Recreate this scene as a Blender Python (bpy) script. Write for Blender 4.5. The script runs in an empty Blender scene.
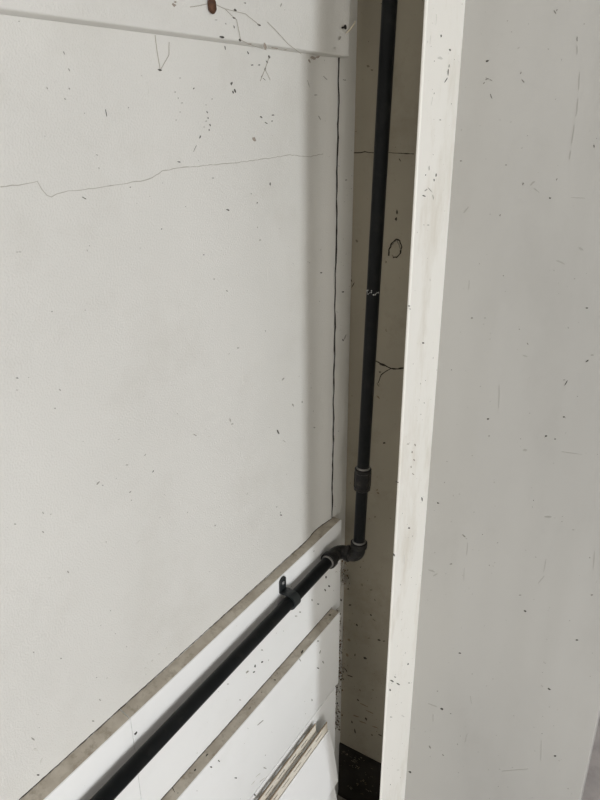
import bpy, bmesh, math, random
from mathutils import Vector, Matrix
random.seed(7)
SC = bpy.context.scene
COL = SC.collection

# ------------------------------------------------------------ camera
cam_data = bpy.data.cameras.new('camera')
cam_data.sensor_fit = 'VERTICAL'
cam_data.sensor_height = 24.0
cam_data.lens = 685.0 / 800.0 * 24.0
cam_data.clip_start = 0.01
cam = bpy.data.objects.new('camera', cam_data)
COL.objects.link(cam)
cam.matrix_world = (Matrix.Translation((0.61, 0.0, 1.67)) @ Matrix.Rotation(math.radians(32.5), 4, 'Z')
                    @ Matrix.Rotation(math.radians(90 - 22.5), 4, 'X') @ Matrix.Rotation(math.radians(-0.3), 4, 'Z'))
SC.camera = cam

# ------------------------------------------------------------ view and world
SC.view_settings.view_transform = 'Standard'
SC.view_settings.look = 'None'
SC.view_settings.exposure = 0.09
SC.view_settings.gamma = 1.0
SC.view_settings.use_curve_mapping = False
world = bpy.data.worlds.new('daylight')
SC.world = world
world.use_nodes = True
bgn = world.node_tree.nodes['Background']
bgn.inputs['Color'].default_value = (0.80, 0.90, 1.0, 1)
bgn.inputs['Strength'].default_value = 1.0

# ------------------------------------------------------------ daylight in the openings of the far wall
ROOM_X = 4.2
def opening_light(name, y0, y1, z0, z1, watts, color):
    ld = bpy.data.lights.new(name, 'AREA')
    ld.shape = 'RECTANGLE'
    ld.size, ld.size_y = (z1 - z0), (y1 - y0)
    ld.energy = watts
    ld.color = color
    o = bpy.data.objects.new(name, ld)
    COL.objects.link(o)
    o.location = (ROOM_X + 0.02, (y0 + y1) / 2, (z0 + z1) / 2)
    o.rotation_euler = (0, math.radians(90), 0)      # shines towards -x
    return o
DOOR = (-1.10, -0.55, 0.02, 1.75)
WIN = (-4.05, -2.55, 0.60, 2.05)
opening_light('doorway_daylight', *DOOR, 64, (0.93, 0.965, 1.0))
opening_light('window_daylight', *WIN, 114, (1.0, 0.965, 0.915))

# ------------------------------------------------------------ data: wear marks measured on each surface (centre, half length, half width, tone)
MARK_SHEET=[(0.5210,1.7297,0.0010,-0.0020,-0.0007,-0.0003,1),(0.5248,1.7145,0.0008,-0.0016,-0.0006,-0.0002,1),(0.4946,1.6970,0.0004,-0.0013,-0.0006,-0.0002,1),(0.5151,1.6874,0.0010,-0.0011,-0.0008,-0.0004,1),(0.5684,1.6743,0.0004,-0.0040,-0.0008,-0.0001,0),(0.6361,1.7008,0.0001,-0.0073,-0.0004,-0.0000,2),(0.7956,1.7002,0.0013,-0.0023,-0.0023,-0.0005,0),(0.7920,1.7098,0.0004,-0.0018,-0.0017,-0.0002,0),(0.7395,1.6756,0.0014,-0.0015,-0.0012,-0.0004,0),(0.7409,1.6685,0.0003,-0.0015,-0.0016,-0.0002,0),(0.7442,1.6601,0.0009,-0.0017,-0.0015,-0.0003,0),(0.7366,1.6650,0.0020,-0.0000,-0.0001,-0.0008,1),(0.7417,1.6541,-0.0001,-0.0015,-0.0014,0.0000,0),(0.7383,1.6838,0.0020,0.0000,-0.0001,-0.0006,1),(0.7509,1.6910,0.0020,0.0000,-0.0001,-0.0006,1),(0.7320,1.6579,0.0020,-0.0000,-0.0001,-0.0006,1),(0.7230,1.6461,-0.0014,-0.0019,-0.0016,0.0004,0),(0.7120,1.6333,-0.0041,-0.0047,-0.0007,0.0002,1),(0.8584,1.6693,0.0028,-0.0013,-0.0019,-0.0012,0),(0.8886,1.6719,0.0039,-0.0000,-0.0000,-0.0013,0),(0.8705,1.6613,0.0043,-0.0014,-0.0010,-0.0009,0),(0.8857,1.6638,0.0026,-0.0000,-0.0000,-0.0010,0),(0.8400,1.6406,0.0034,-0.0035,-0.0042,-0.0012,3),(0.8453,1.6484,0.0012,-0.0046,-0.0012,-0.0001,2),(0.7965,1.6481,0.0090,-0.0002,-0.0000,-0.0004,2),(0.6583,1.7205,0.0039,-0.0007,-0.0012,-0.0017,0),(0.6921,1.7133,0.0018,0.0001,-0.0001,-0.0005,1),(0.6928,1.6857,0.0018,0.0000,-0.0001,-0.0007,1),(0.6862,1.6911,-0.0001,-0.0011,-0.0009,-0.0000,1),(0.6815,1.6977,-0.0001,-0.0011,-0.0009,-0.0000,1),(0.6881,1.6755,0.0018,0.0000,-0.0001,-0.0006,1),(0.6799,1.6665,0.0018,-0.0000,-0.0001,-0.0006,1),(0.8773,1.5768,-0.0005,-0.0025,-0.0026,0.0003,0),(0.6801,1.6181,0.0036,-0.0006,-0.0004,-0.0009,0),(0.7448,1.5946,0.0026,-0.0002,-0.0001,-0.0009,0),(0.5241,1.5893,0.0033,-0.0019,-0.0006,-0.0006,0),(0.5491,1.6321,0.0017,-0.0008,-0.0004,-0.0004,1),(0.5996,1.5824,0.0096,-0.0013,-0.0001,-0.0004,2),(0.7739,1.5502,0.0041,-0.0014,-0.0009,-0.0013,0),(0.8480,1.4985,0.0032,-0.0005,-0.0001,-0.0012,1),(0.8669,1.4453,-0.0006,-0.0140,-0.0008,0.0001,2),(0.7836,1.3463,0.0030,-0.0008,-0.0001,-0.0012,1),(0.7928,1.2914,-0.0006,-0.0098,-0.0008,0.0002,2),(0.9040,1.2572,-0.0040,-0.0015,-0.0018,0.0015,1),(1.0351,1.4146,0.0042,-0.0008,0.0000,-0.0016,0),(0.7336,1.4875,-0.0002,-0.0020,-0.0011,0.0002,2),(0.7634,1.4380,0.0016,-0.0022,-0.0014,-0.0002,1),(0.7010,1.3166,-0.0022,-0.0029,-0.0008,0.0005,2),(0.7561,1.2373,0.0006,-0.0036,-0.0015,0.0004,1),(0.7605,1.2288,0.0049,-0.0013,0.0002,-0.0009,1),(0.8860,1.1649,0.0037,-0.0067,-0.0028,0.0003,0),(0.9042,1.1401,0.0051,-0.0044,-0.0009,-0.0004,1),(0.9344,1.1983,0.0022,-0.0044,-0.0030,0.0004,1),(0.9642,1.1935,-0.0000,-0.0029,-0.0024,0.0008,1),(0.8907,0.9952,0.0039,-0.0021,-0.0001,-0.0021,0),(1.0136,1.1224,0.0048,-0.0019,0.0000,-0.0017,1),(0.6787,1.2446,0.0039,-0.0027,-0.0006,-0.0008,2),(0.4922,1.2528,-0.0028,-0.0014,-0.0009,0.0013,1),(0.5414,1.2158,-0.0018,-0.0008,-0.0008,0.0011,1),(0.4102,1.2530,0.0007,-0.0021,-0.0007,-0.0000,1),(0.3740,1.2580,0.0015,-0.0008,-0.0001,-0.0007,1),(0.4060,1.2298,0.0010,-0.0021,-0.0008,-0.0002,1),(0.4301,1.1591,0.0007,-0.0024,-0.0010,0.0001,1),(0.4047,1.1665,0.0026,-0.0017,-0.0001,-0.0008,2),(0.5415,1.2556,0.0025,-0.0011,-0.0001,-0.0007,1),(0.5741,1.2559,-0.0016,-0.0013,-0.0007,0.0007,1),(0.5453,1.1358,-0.0045,-0.0017,-0.0006,0.0009,2),(0.6743,1.2447,0.0035,-0.0030,-0.0008,-0.0006,1),(0.4046,1.4059,0.0017,-0.0006,-0.0001,-0.0005,1),(0.4574,1.3881,0.0013,-0.0016,-0.0007,-0.0004,1),(0.3439,0.9659,0.0020,-0.0046,-0.0010,-0.0003,1),(0.3482,0.9241,-0.0024,-0.0033,-0.0014,0.0022,2),(0.4313,0.9144,0.0023,-0.0021,-0.0002,-0.0013,1),(0.4473,0.9379,0.0019,-0.0030,-0.0007,-0.0005,1),(0.3848,0.9746,0.0022,-0.0047,-0.0005,-0.0002,2),(0.3312,1.0828,0.0057,-0.0047,-0.0009,-0.0045,2),(0.4463,0.9881,0.0093,-0.0077,-0.0012,-0.0077,2),(0.3448,0.9465,0.0038,-0.0038,-0.0005,-0.0029,2),(0.5317,0.9254,0.0031,-0.0001,0.0005,-0.0010,2),(0.5464,0.9268,0.0032,-0.0001,0.0005,-0.0010,2),(0.5615,0.9283,0.0033,-0.0001,0.0005,-0.0010,2),(0.5766,0.9279,0.0034,-0.0001,0.0005,-0.0011,2),(0.3407,0.9075,0.0019,-0.0020,-0.0003,-0.0015,0),(0.3567,0.8942,0.0020,-0.0021,-0.0003,-0.0015,0),(0.3192,0.9637,-0.0004,-0.0111,-0.0003,0.0002,2),(0.4381,1.5635,0.0034,0.0006,0.0001,-0.0005,2),(0.4386,1.5664,0.0027,-0.0008,-0.0002,-0.0005,2),(0.4312,1.5457,0.0017,-0.0003,-0.0001,-0.0005,1),(0.4346,1.5452,0.0017,-0.0003,-0.0001,-0.0005,1),(0.4071,1.4186,0.0017,-0.0006,-0.0002,-0.0008,0),(0.5360,1.5472,0.0026,-0.0011,-0.0003,-0.0005,2),(0.7906,1.4547,0.0028,-0.0037,-0.0011,-0.0002,2),(0.7357,1.4607,0.0026,-0.0005,-0.0001,-0.0008,1),(0.9330,1.6338,-0.0054,-0.0031,-0.0008,0.0004,2),(1.0428,1.7262,0.0062,-0.0031,-0.0012,-0.0005,1),(0.9881,1.7158,0.0050,-0.0065,-0.0011,-0.0002,1),(0.9704,1.6718,0.0015,-0.0042,-0.0014,-0.0001,2),(1.0280,1.6672,0.0048,-0.0039,-0.0014,-0.0004,1),(1.0151,1.7009,0.0062,0.0001,0.0000,-0.0009,1),(0.7938,1.3077,0.0006,-0.0084,-0.0008,0.0002,2),(0.8813,1.7469,0.0016,-0.0023,-0.0035,-0.0008,0),(0.8709,1.7313,-0.0010,-0.0025,-0.0026,0.0001,0),(0.8633,1.7221,-0.0031,-0.0029,-0.0010,0.0003,0),(0.8403,1.7348,0.0035,0.0002,-0.0001,-0.0010,0),(0.8567,1.7356,0.0031,0.0002,-0.0000,-0.0010,0),(0.7942,1.7111,0.0004,-0.0018,-0.0017,-0.0002,0),(0.8001,1.7016,0.0017,-0.0028,-0.0025,-0.0006,0),(0.8320,1.7489,0.0022,-0.0020,-0.0014,-0.0005,0),(0.7824,1.7516,0.0007,-0.0028,-0.0012,-0.0002,0),(1.0056,1.7528,0.0133,-0.0003,-0.0010,-0.0028,3),(0.9909,1.7478,0.0037,-0.0028,-0.0038,-0.0012,3),(1.0206,1.7550,0.0071,0.0016,0.0016,-0.0019,3),(0.8762,1.7404,0.0024,-0.0021,-0.0017,-0.0006,0),(0.8679,1.7185,0.0046,-0.0019,-0.0006,-0.0004,0)]
MARK_TOP=[(0.7695,1.7911,0.0030,-0.0011,-0.0020,-0.0014,0),(0.7669,1.7822,0.0038,-0.0004,-0.0009,-0.0013,0),(0.7662,1.7723,0.0006,-0.0021,-0.0012,-0.0002,0),(0.7776,1.7589,0.0020,-0.0018,-0.0024,-0.0009,0),(0.8196,1.7793,0.0042,-0.0004,-0.0011,-0.0015,0),(0.8714,1.8075,-0.0021,-0.0030,-0.0016,0.0001,1),(0.7414,1.7594,0.0058,-0.0001,-0.0007,-0.0019,0),(0.7906,1.8009,0.0032,0.0003,-0.0001,-0.0011,1),(0.7313,1.7767,0.0029,0.0003,-0.0000,-0.0005,1),(0.8321,1.7559,0.0014,-0.0046,-0.0034,-0.0005,3),(0.8555,1.7551,0.0108,0.0002,-0.0002,-0.0009,3),(0.8798,1.7543,0.0063,0.0004,-0.0000,-0.0009,3),(0.6583,1.7844,0.0025,-0.0016,-0.0027,-0.0015,3),(0.6603,1.7875,0.0025,0.0003,-0.0001,-0.0012,3),(0.9186,1.7819,0.0031,-0.0083,-0.0008,-0.0001,2),(0.9058,1.7931,0.0012,-0.0072,-0.0008,-0.0001,2),(1.0333,1.7807,-0.0026,-0.0034,-0.0024,0.0002,1),(1.0213,1.7662,0.0078,0.0005,0.0001,-0.0020,2),(0.7987,1.7559,0.0044,0.0003,-0.0001,-0.0009,3)]
MARK_B1=[(0.7451,0.7527,-0.0057,0.0010,-0.0017,0.0032,1),(0.7691,0.7470,-0.0011,-0.0031,-0.0035,0.0033,0),(0.4839,0.8542,-0.0033,-0.0006,-0.0018,0.0036,0),(1.0200,0.7498,0.0032,-0.0055,-0.0036,0.0011,0),(0.9916,0.7330,0.0053,-0.0037,0.0000,-0.0021,0),(0.9676,0.7596,0.0009,-0.0038,-0.0031,0.0017,1),(0.7215,0.7073,0.0028,-0.0025,-0.0001,-0.0013,1),(1.0236,0.7806,0.0001,-0.0038,-0.0042,0.0027,0),(1.0368,0.7491,0.0033,-0.0055,-0.0044,0.0013,0),(0.6913,0.7702,0.0026,-0.0022,-0.0001,-0.0011,1),(0.9220,0.7613,0.0044,-0.0031,-0.0000,-0.0017,1),(0.9073,0.7619,0.0054,-0.0039,-0.0000,-0.0015,1),(0.7920,0.7663,0.0037,-0.0029,-0.0001,-0.0014,1)]
MARK_B2=[(0.7489,0.6394,0.0133,-0.0036,0.0008,-0.0016,1),(0.6100,0.6703,0.0036,-0.0037,-0.0002,-0.0021,0),(0.6306,0.6631,0.0027,-0.0050,-0.0017,-0.0000,0),(0.6723,0.5787,0.0041,-0.0044,-0.0002,-0.0023,0),(0.7249,0.4775,0.0028,-0.0062,-0.0024,0.0009,0),(0.7595,0.5131,0.0060,-0.0080,-0.0010,-0.0010,1),(0.9325,0.5334,0.0000,-0.0042,-0.0028,0.0025,1),(0.9641,0.6379,-0.0027,-0.0029,-0.0023,0.0024,1),(0.9556,0.6734,0.0048,-0.0037,0.0000,-0.0018,0),(0.9563,0.6011,0.0054,-0.0064,-0.0016,-0.0006,0),(0.7613,0.7737,-0.0035,0.0006,-0.0020,0.0035,0),(0.7369,0.7707,-0.0029,-0.0002,-0.0021,0.0032,0),(0.7367,0.5183,-0.0097,0.0035,-0.0009,0.0020,2),(0.7486,0.4923,-0.0112,0.0041,-0.0010,0.0021,2),(0.7204,0.5144,-0.0071,0.0006,-0.0011,0.0020,2),(0.9769,0.6008,0.0043,-0.0082,-0.0022,0.0009,1),(1.0043,0.6922,0.0050,-0.0061,-0.0019,-0.0001,1),(0.8866,0.6783,0.0036,-0.0073,-0.0016,0.0006,1)]
MARK_L1=[(0.3989,-0.0033,-0.0031,-0.0002,0.0004,-0.0017,0),(0.3574,-0.0043,-0.0029,-0.0002,0.0003,-0.0016,0),(0.9529,-0.0059,-0.0039,-0.0002,0.0017,-0.0027,0),(0.9908,-0.0039,0.0016,0.0026,-0.0033,0.0020,0),(1.0198,-0.0050,0.0016,0.0026,-0.0031,0.0019,0),(0.8024,0.0033,0.0079,0.0020,-0.0037,0.0054,3),(0.4250,-0.0036,0.0036,0.0011,-0.0004,0.0012,1),(0.5608,-0.0020,0.0048,0.0003,-0.0004,0.0011,1),(0.6087,-0.0043,0.0043,0.0002,-0.0006,0.0016,0),(0.3247,-0.0035,0.0033,0.0002,-0.0002,0.0013,0),(0.6254,0.0018,0.0035,0.0002,-0.0005,0.0014,0),(1.0751,-0.0016,0.0022,0.0036,-0.0033,0.0019,0),(0.7105,0.0053,0.0039,0.0002,-0.0006,0.0013,1)]
MARK_L2=[(0.5846,0.0300,0.0033,-0.0001,-0.0002,0.0018,0),(0.6172,0.0283,0.0035,-0.0001,-0.0003,0.0019,0),(0.9038,0.0358,0.0064,-0.0011,-0.0003,0.0026,0),(0.5396,0.0228,-0.0029,0.0068,-0.0008,-0.0003,0),(0.6053,0.0167,0.0013,0.0021,-0.0010,0.0009,0),(0.7353,0.0309,0.0041,-0.0001,-0.0003,0.0014,1),(0.8144,0.0316,0.0015,0.0024,-0.0014,0.0010,0),(1.0285,0.0281,0.0023,0.0036,-0.0028,0.0016,0)]
MARK_BACK=[(0.0885,1.5133,-0.0002,-0.0051,-0.0029,0.0000,0),(0.0872,1.5012,-0.0006,-0.0043,-0.0029,0.0003,0),(0.0843,1.0598,0.0037,0.0010,0.0001,-0.0031,0),(0.0714,0.8815,0.0001,-0.0029,-0.0021,-0.0007,1),(0.0613,0.4918,0.0057,-0.0009,-0.0024,-0.0064,0),(0.0720,0.6224,0.0020,-0.0028,-0.0023,-0.0026,0),(0.0800,0.6118,0.0059,-0.0028,-0.0008,-0.0014,1),(0.0948,0.5613,0.0048,0.0003,-0.0009,-0.0037,0),(0.1073,0.5644,0.0037,0.0018,0.0001,-0.0023,0),(0.0374,0.5782,0.0021,-0.0028,-0.0026,-0.0030,0),(0.0418,0.2478,0.0031,-0.0077,-0.0026,-0.0027,0),(0.0706,0.3047,0.0029,-0.0040,-0.0027,-0.0036,0),(0.0226,1.7474,0.0036,-0.0012,-0.0009,-0.0021,1),(0.0303,1.7411,0.0028,-0.0001,0.0001,-0.0015,1),(0.0106,1.4562,0.0037,-0.0015,-0.0015,-0.0025,1),(0.0000,1.3822,0.0028,-0.0038,-0.0011,-0.0007,0),(0.0046,1.3731,-0.0031,-0.0054,-0.0011,0.0004,0),(0.0894,1.5999,0.0020,-0.0028,-0.0009,-0.0005,0),(0.0775,1.2956,0.0001,-0.0029,-0.0010,-0.0002,1),(0.0635,1.2290,0.0069,-0.0018,-0.0008,-0.0020,0),(0.0723,1.2245,0.0081,-0.0013,-0.0004,-0.0014,0),(0.0687,1.2094,0.0032,0.0006,0.0001,-0.0021,0),(0.0656,1.1816,0.0035,-0.0048,-0.0015,-0.0011,1),(0.0667,1.1564,0.0043,-0.0025,-0.0013,-0.0019,3),(0.0348,0.4877,0.0001,-0.0045,-0.0021,-0.0010,0),(0.0177,0.6270,0.0039,0.0017,0.0001,-0.0028,0),(0.0232,0.4169,0.0103,0.0011,-0.0006,-0.0024,0),(0.0118,0.4299,0.0057,-0.0079,-0.0016,-0.0019,0),(0.0514,0.3876,0.0021,-0.0030,-0.0016,-0.0020,1),(0.0857,0.4061,0.0037,0.0004,-0.0005,-0.0020,1),(0.0470,0.3532,0.0027,-0.0022,-0.0016,-0.0026,0),(0.0637,0.3464,0.0123,0.0001,-0.0005,-0.0018,3),(0.0805,0.3332,0.0147,0.0002,-0.0005,-0.0018,3),(0.0431,0.2987,0.0104,0.0015,-0.0006,-0.0025,3),(0.0602,0.2887,0.0116,0.0017,-0.0005,-0.0022,3),(0.0957,0.2931,0.0101,0.0015,-0.0005,-0.0021,3),(0.1100,0.2752,0.0059,-0.0006,-0.0008,-0.0025,0),(0.0326,0.2727,0.0021,-0.0051,-0.0026,-0.0027,0),(0.0887,0.2624,0.0036,-0.0003,-0.0010,-0.0029,0),(0.0177,0.5247,0.0035,-0.0029,-0.0020,-0.0029,3),(0.0134,0.4772,0.0028,-0.0039,-0.0035,-0.0040,3),(0.0694,0.5551,0.0038,0.0018,0.0001,-0.0020,1),(0.0802,0.6679,0.0020,-0.0027,-0.0012,-0.0014,1),(0.0847,1.4357,0.0027,-0.0025,-0.0009,-0.0008,1),(0.0714,1.4235,0.0001,-0.0027,-0.0016,-0.0002,1),(0.0733,0.9479,0.0034,0.0010,0.0001,-0.0019,3),(0.0759,0.9415,0.0036,-0.0020,-0.0014,-0.0023,3),(0.0465,0.6951,0.0020,-0.0027,-0.0017,-0.0018,1),(0.0693,0.6907,0.0037,0.0015,0.0001,-0.0022,1),(0.0144,0.7503,0.0020,-0.0027,-0.0022,-0.0022,0)]
MARK_STRIP=[(1.1095,1.3653,0.0051,-0.0010,0.0001,-0.0019,0),(1.1210,1.2743,-0.0039,-0.0047,-0.0027,0.0012,1),(1.1132,1.2703,0.0031,-0.0035,-0.0027,-0.0001,0),(1.1006,1.2936,-0.0038,-0.0025,-0.0017,0.0009,2),(1.1125,1.5656,0.0055,-0.0004,0.0001,-0.0014,1),(1.1086,0.6828,0.0036,-0.0060,-0.0048,0.0015,0),(1.1286,0.6415,0.0038,-0.0063,-0.0041,0.0014,0),(1.1463,0.6720,0.0108,-0.0106,-0.0035,-0.0014,3),(1.1021,1.7254,0.0041,0.0001,0.0000,-0.0011,1)]
MARK_FIN=[(0.9553,1.7233,-0.0003,-0.0054,-0.0023,-0.0000,0),(0.9502,1.7135,-0.0047,-0.0033,-0.0019,0.0003,0),(0.9574,1.7306,-0.0001,-0.0024,-0.0022,-0.0000,1),(0.9227,1.7631,0.0004,-0.0022,-0.0027,-0.0002,0),(0.9569,1.7495,0.0030,-0.0013,-0.0032,-0.0009,0),(0.9242,1.7382,0.0102,-0.0000,-0.0007,-0.0023,2),(0.9376,1.5942,-0.0008,-0.0025,-0.0029,0.0004,0),(0.9315,1.5881,0.0004,-0.0020,-0.0025,0.0002,0),(0.8997,1.5698,0.0067,-0.0015,-0.0010,-0.0011,0),(0.9109,1.6050,0.0006,-0.0032,-0.0017,0.0001,1),(0.9195,1.5759,0.0088,-0.0043,-0.0012,-0.0003,1),(0.9320,1.5655,0.0022,-0.0035,-0.0016,0.0000,1),(0.9053,1.5771,0.0064,0.0016,0.0012,-0.0006,1),(0.9311,1.3536,0.0052,-0.0014,0.0003,-0.0017,0),(0.8703,1.4243,0.0046,-0.0010,0.0002,-0.0012,0),(0.8744,1.4190,0.0035,-0.0008,0.0001,-0.0007,1),(0.8629,1.1477,0.0074,-0.0048,-0.0011,-0.0011,0),(0.9156,1.1768,0.0015,-0.0033,-0.0028,0.0010,3),(0.9261,1.1579,0.0036,-0.0039,-0.0025,0.0005,3),(0.9154,1.1500,0.0004,-0.0029,-0.0025,0.0011,3),(0.9262,1.1847,0.0026,-0.0036,-0.0027,0.0007,3),(0.9258,1.1325,0.0052,-0.0042,-0.0015,-0.0001,3),(0.8972,1.1986,0.0060,-0.0025,0.0001,-0.0011,3),(0.8674,1.0104,0.0045,-0.0061,-0.0034,0.0011,0),(0.9239,1.0307,0.0058,-0.0032,0.0003,-0.0021,0),(0.9740,1.0614,0.0019,-0.0059,-0.0037,0.0017,0),(0.8909,0.7236,0.0084,-0.0094,-0.0023,-0.0003,0),(0.9203,0.6916,0.0111,-0.0125,-0.0022,-0.0003,0),(0.9037,0.7223,0.0057,-0.0071,-0.0020,0.0004,1),(0.8841,0.7080,0.0016,-0.0049,-0.0045,0.0034,0),(0.9637,0.7046,-0.0007,-0.0026,-0.0041,0.0037,0),(0.9762,0.6467,0.0054,-0.0046,0.0003,-0.0020,1),(0.9568,0.5783,0.0097,-0.0115,-0.0014,-0.0001,2),(0.8965,0.6310,0.0072,-0.0067,0.0001,-0.0014,1),(0.9205,1.5289,0.0055,-0.0007,0.0001,-0.0008,1),(0.9304,1.2609,0.0004,-0.0027,-0.0021,0.0007,2),(0.9420,1.4473,0.0014,-0.0025,-0.0019,0.0002,2),(0.9031,1.7792,-0.0006,-0.0077,-0.0010,-0.0001,2),(0.8880,1.7560,-0.0004,-0.0055,-0.0008,-0.0000,2),(0.9064,1.6886,-0.0022,-0.0070,-0.0010,0.0000,2),(0.8834,0.8670,0.0061,-0.0091,-0.0055,0.0023,2),(0.9110,0.9741,0.0017,-0.0133,-0.0018,0.0011,2),(0.9502,0.4369,0.0083,-0.0086,0.0002,-0.0019,2),(0.9162,0.7985,0.0014,-0.0113,-0.0139,0.0105,2),(0.9077,1.7004,-0.0004,-0.0059,-0.0083,0.0000,2),(0.9386,1.6645,0.0036,-0.0000,0.0002,-0.0009,1)]
MARK_PANEL=[(0.2737,1.7374,-0.0025,-0.0007,-0.0008,0.0016,0),(0.2836,1.6942,0.0018,-0.0035,-0.0006,-0.0002,0),(0.3248,1.7116,0.0024,-0.0024,-0.0007,-0.0006,1),(0.2759,1.7154,0.0031,0.0010,0.0004,-0.0007,1),(0.2722,1.7106,-0.0012,-0.0014,-0.0006,0.0004,1),(0.2816,1.7140,0.0019,-0.0010,-0.0003,-0.0005,1),(0.3555,1.7894,0.0019,-0.0025,-0.0009,-0.0004,1),(0.3576,1.7914,-0.0007,-0.0014,-0.0007,0.0004,1),(0.3865,1.7576,0.0005,-0.0034,-0.0008,0.0000,1),(0.3882,1.7452,0.0010,-0.0068,-0.0005,0.0000,2),(0.3959,1.7085,0.0011,-0.0128,-0.0007,0.0001,2),(0.3979,1.6781,0.0007,-0.0142,-0.0009,0.0001,2),(0.3975,1.6457,-0.0000,-0.0158,-0.0009,0.0001,2),(0.3972,1.6211,-0.0002,-0.0061,-0.0010,0.0002,2),(0.4254,1.6327,0.0004,-0.0024,-0.0009,-0.0000,0),(0.3788,1.5654,0.0017,0.0001,0.0002,-0.0013,0),(0.3402,1.5820,-0.0006,-0.0025,-0.0013,0.0004,1),(0.3536,1.5839,0.0042,0.0040,0.0010,-0.0010,2),(0.3588,1.5749,0.0051,-0.0036,-0.0006,-0.0008,2),(0.4163,1.5674,0.0114,-0.0000,0.0000,-0.0004,2),(0.2486,1.6096,0.0019,0.0001,0.0001,-0.0014,1),(0.2622,1.5423,0.0043,0.0057,0.0012,-0.0008,2),(0.4481,1.4211,0.0019,0.0003,0.0002,-0.0014,0),(0.4646,1.3550,0.0026,0.0005,0.0001,-0.0007,1),(0.4593,1.3451,0.0021,0.0019,0.0008,-0.0012,0),(0.4357,1.3066,0.0018,0.0051,0.0008,-0.0003,0),(0.4323,1.3107,0.0021,0.0004,0.0001,-0.0008,1),(0.3275,1.2234,0.0021,0.0005,0.0002,-0.0019,0),(0.4187,1.2164,0.0025,0.0006,0.0003,-0.0020,0),(0.4323,1.2147,0.0017,0.0004,0.0002,-0.0013,0),(0.4402,1.2532,0.0018,0.0004,0.0002,-0.0013,0),(0.3321,1.1946,0.0002,-0.0021,-0.0011,-0.0003,1),(0.3407,1.2657,0.0019,-0.0250,-0.0005,-0.0001,2),(0.2768,1.4332,0.0000,-0.0084,-0.0005,-0.0000,2),(0.4581,1.1978,0.0169,0.0017,0.0000,-0.0006,2),(0.4263,0.8876,0.0030,-0.0008,-0.0007,-0.0025,0),(0.4850,0.7445,0.0032,0.0001,-0.0003,-0.0028,0),(0.5142,0.8666,0.0021,0.0010,0.0003,-0.0018,0),(0.4527,0.7410,0.0057,0.0003,-0.0006,-0.0047,2),(0.4730,0.7449,0.0025,-0.0022,-0.0006,-0.0012,2),(0.2998,0.5932,0.0036,-0.0006,-0.0010,-0.0033,0),(0.3232,0.7453,0.0028,0.0014,0.0002,-0.0021,0),(0.3639,0.7952,0.0103,0.0002,-0.0006,-0.0035,2),(0.3852,0.8188,0.0057,-0.0050,-0.0018,-0.0030,2),(0.5143,0.6017,0.0024,0.0015,0.0003,-0.0023,0),(0.2446,0.3841,0.0034,-0.0003,-0.0012,-0.0042,0),(0.2828,0.4805,0.0024,-0.0033,-0.0014,-0.0020,1),(0.3112,0.4759,0.0025,-0.0011,-0.0007,-0.0017,1),(0.2568,1.0465,0.0024,-0.0007,-0.0007,-0.0018,0),(0.3083,0.9969,0.0036,-0.0020,-0.0007,-0.0013,1),(0.3161,0.9709,0.0002,-0.0165,-0.0006,-0.0002,2),(0.3154,0.9180,0.0010,-0.0168,-0.0005,-0.0002,2),(0.4396,1.0790,0.0067,0.0022,0.0003,-0.0027,2),(0.2562,0.9033,0.0082,-0.0002,-0.0005,-0.0023,2),(0.2625,0.8969,0.0054,0.0060,0.0008,-0.0010,2),(0.2901,0.9317,0.0025,0.0020,0.0006,-0.0014,1),(0.4902,0.5965,0.0031,-0.0309,-0.0005,-0.0003,2),(0.2835,0.5601,0.0012,-0.0167,-0.0008,-0.0005,2),(0.2790,0.5920,0.0117,0.0012,-0.0003,-0.0014,2),(0.4440,0.9590,0.0064,0.0148,0.0005,-0.0003,2),(0.4465,0.9898,0.0002,0.0136,0.0005,0.0001,2),(0.5168,1.0263,0.0016,-0.0201,-0.0005,-0.0001,2),(0.4793,1.0685,0.0021,0.0007,0.0001,-0.0009,2),(0.4144,0.9161,0.0024,0.0010,0.0001,-0.0010,1),(0.5235,0.9620,0.0021,0.0009,0.0002,-0.0015,1),(0.2773,1.7154,0.0050,-0.0026,-0.0002,-0.0003,2),(0.2992,1.6640,0.0021,-0.0000,0.0001,-0.0006,2),(0.3139,1.6061,0.0017,0.0000,0.0001,-0.0009,1),(0.2862,1.3831,0.0023,0.0003,0.0001,-0.0012,1),(0.3724,1.3371,0.0036,-0.0007,-0.0002,-0.0011,2),(0.4035,1.4807,0.0077,-0.0027,-0.0004,-0.0013,2),(0.4285,1.5009,0.0036,-0.0017,-0.0007,-0.0018,2),(0.4214,1.3999,0.0080,-0.0018,-0.0008,-0.0043,2),(0.3063,1.3860,0.0023,0.0003,0.0001,-0.0012,2),(0.3906,1.1850,0.0038,0.0010,0.0003,-0.0025,2),(0.3536,0.6464,0.0027,-0.0109,-0.0007,-0.0006,2),(0.3528,0.5479,-0.0019,-0.0192,-0.0008,-0.0002,2),(0.4510,0.5251,0.0255,0.0201,0.0001,-0.0007,2),(0.2728,1.0071,0.0070,-0.0004,-0.0012,-0.0052,2),(0.3535,1.0029,0.0066,0.0024,0.0004,-0.0039,2)]
CRACK_L=[(0.4242,1.6087),(0.4444,1.6090),(0.4622,1.6105),(0.4671,1.6111),(0.4717,1.6030),(0.4768,1.5967),(0.4813,1.5943),(0.4961,1.5980),(0.5200,1.5980),(0.5630,1.5987),(0.6102,1.6006),(0.6304,1.6026),(0.6485,1.6094),(0.6812,1.6110),(0.7400,1.6113),(0.7940,1.6109),(0.8289,1.6118),(0.8787,1.6134),(0.9326,1.6152),(0.9911,1.6096),(1.0385,1.6121)]
CRACK_B=[(-0.0020,1.6093),(0.0218,1.6115),(0.0413,1.6102),(0.0700,1.6116),(0.1146,1.6102)]
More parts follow.
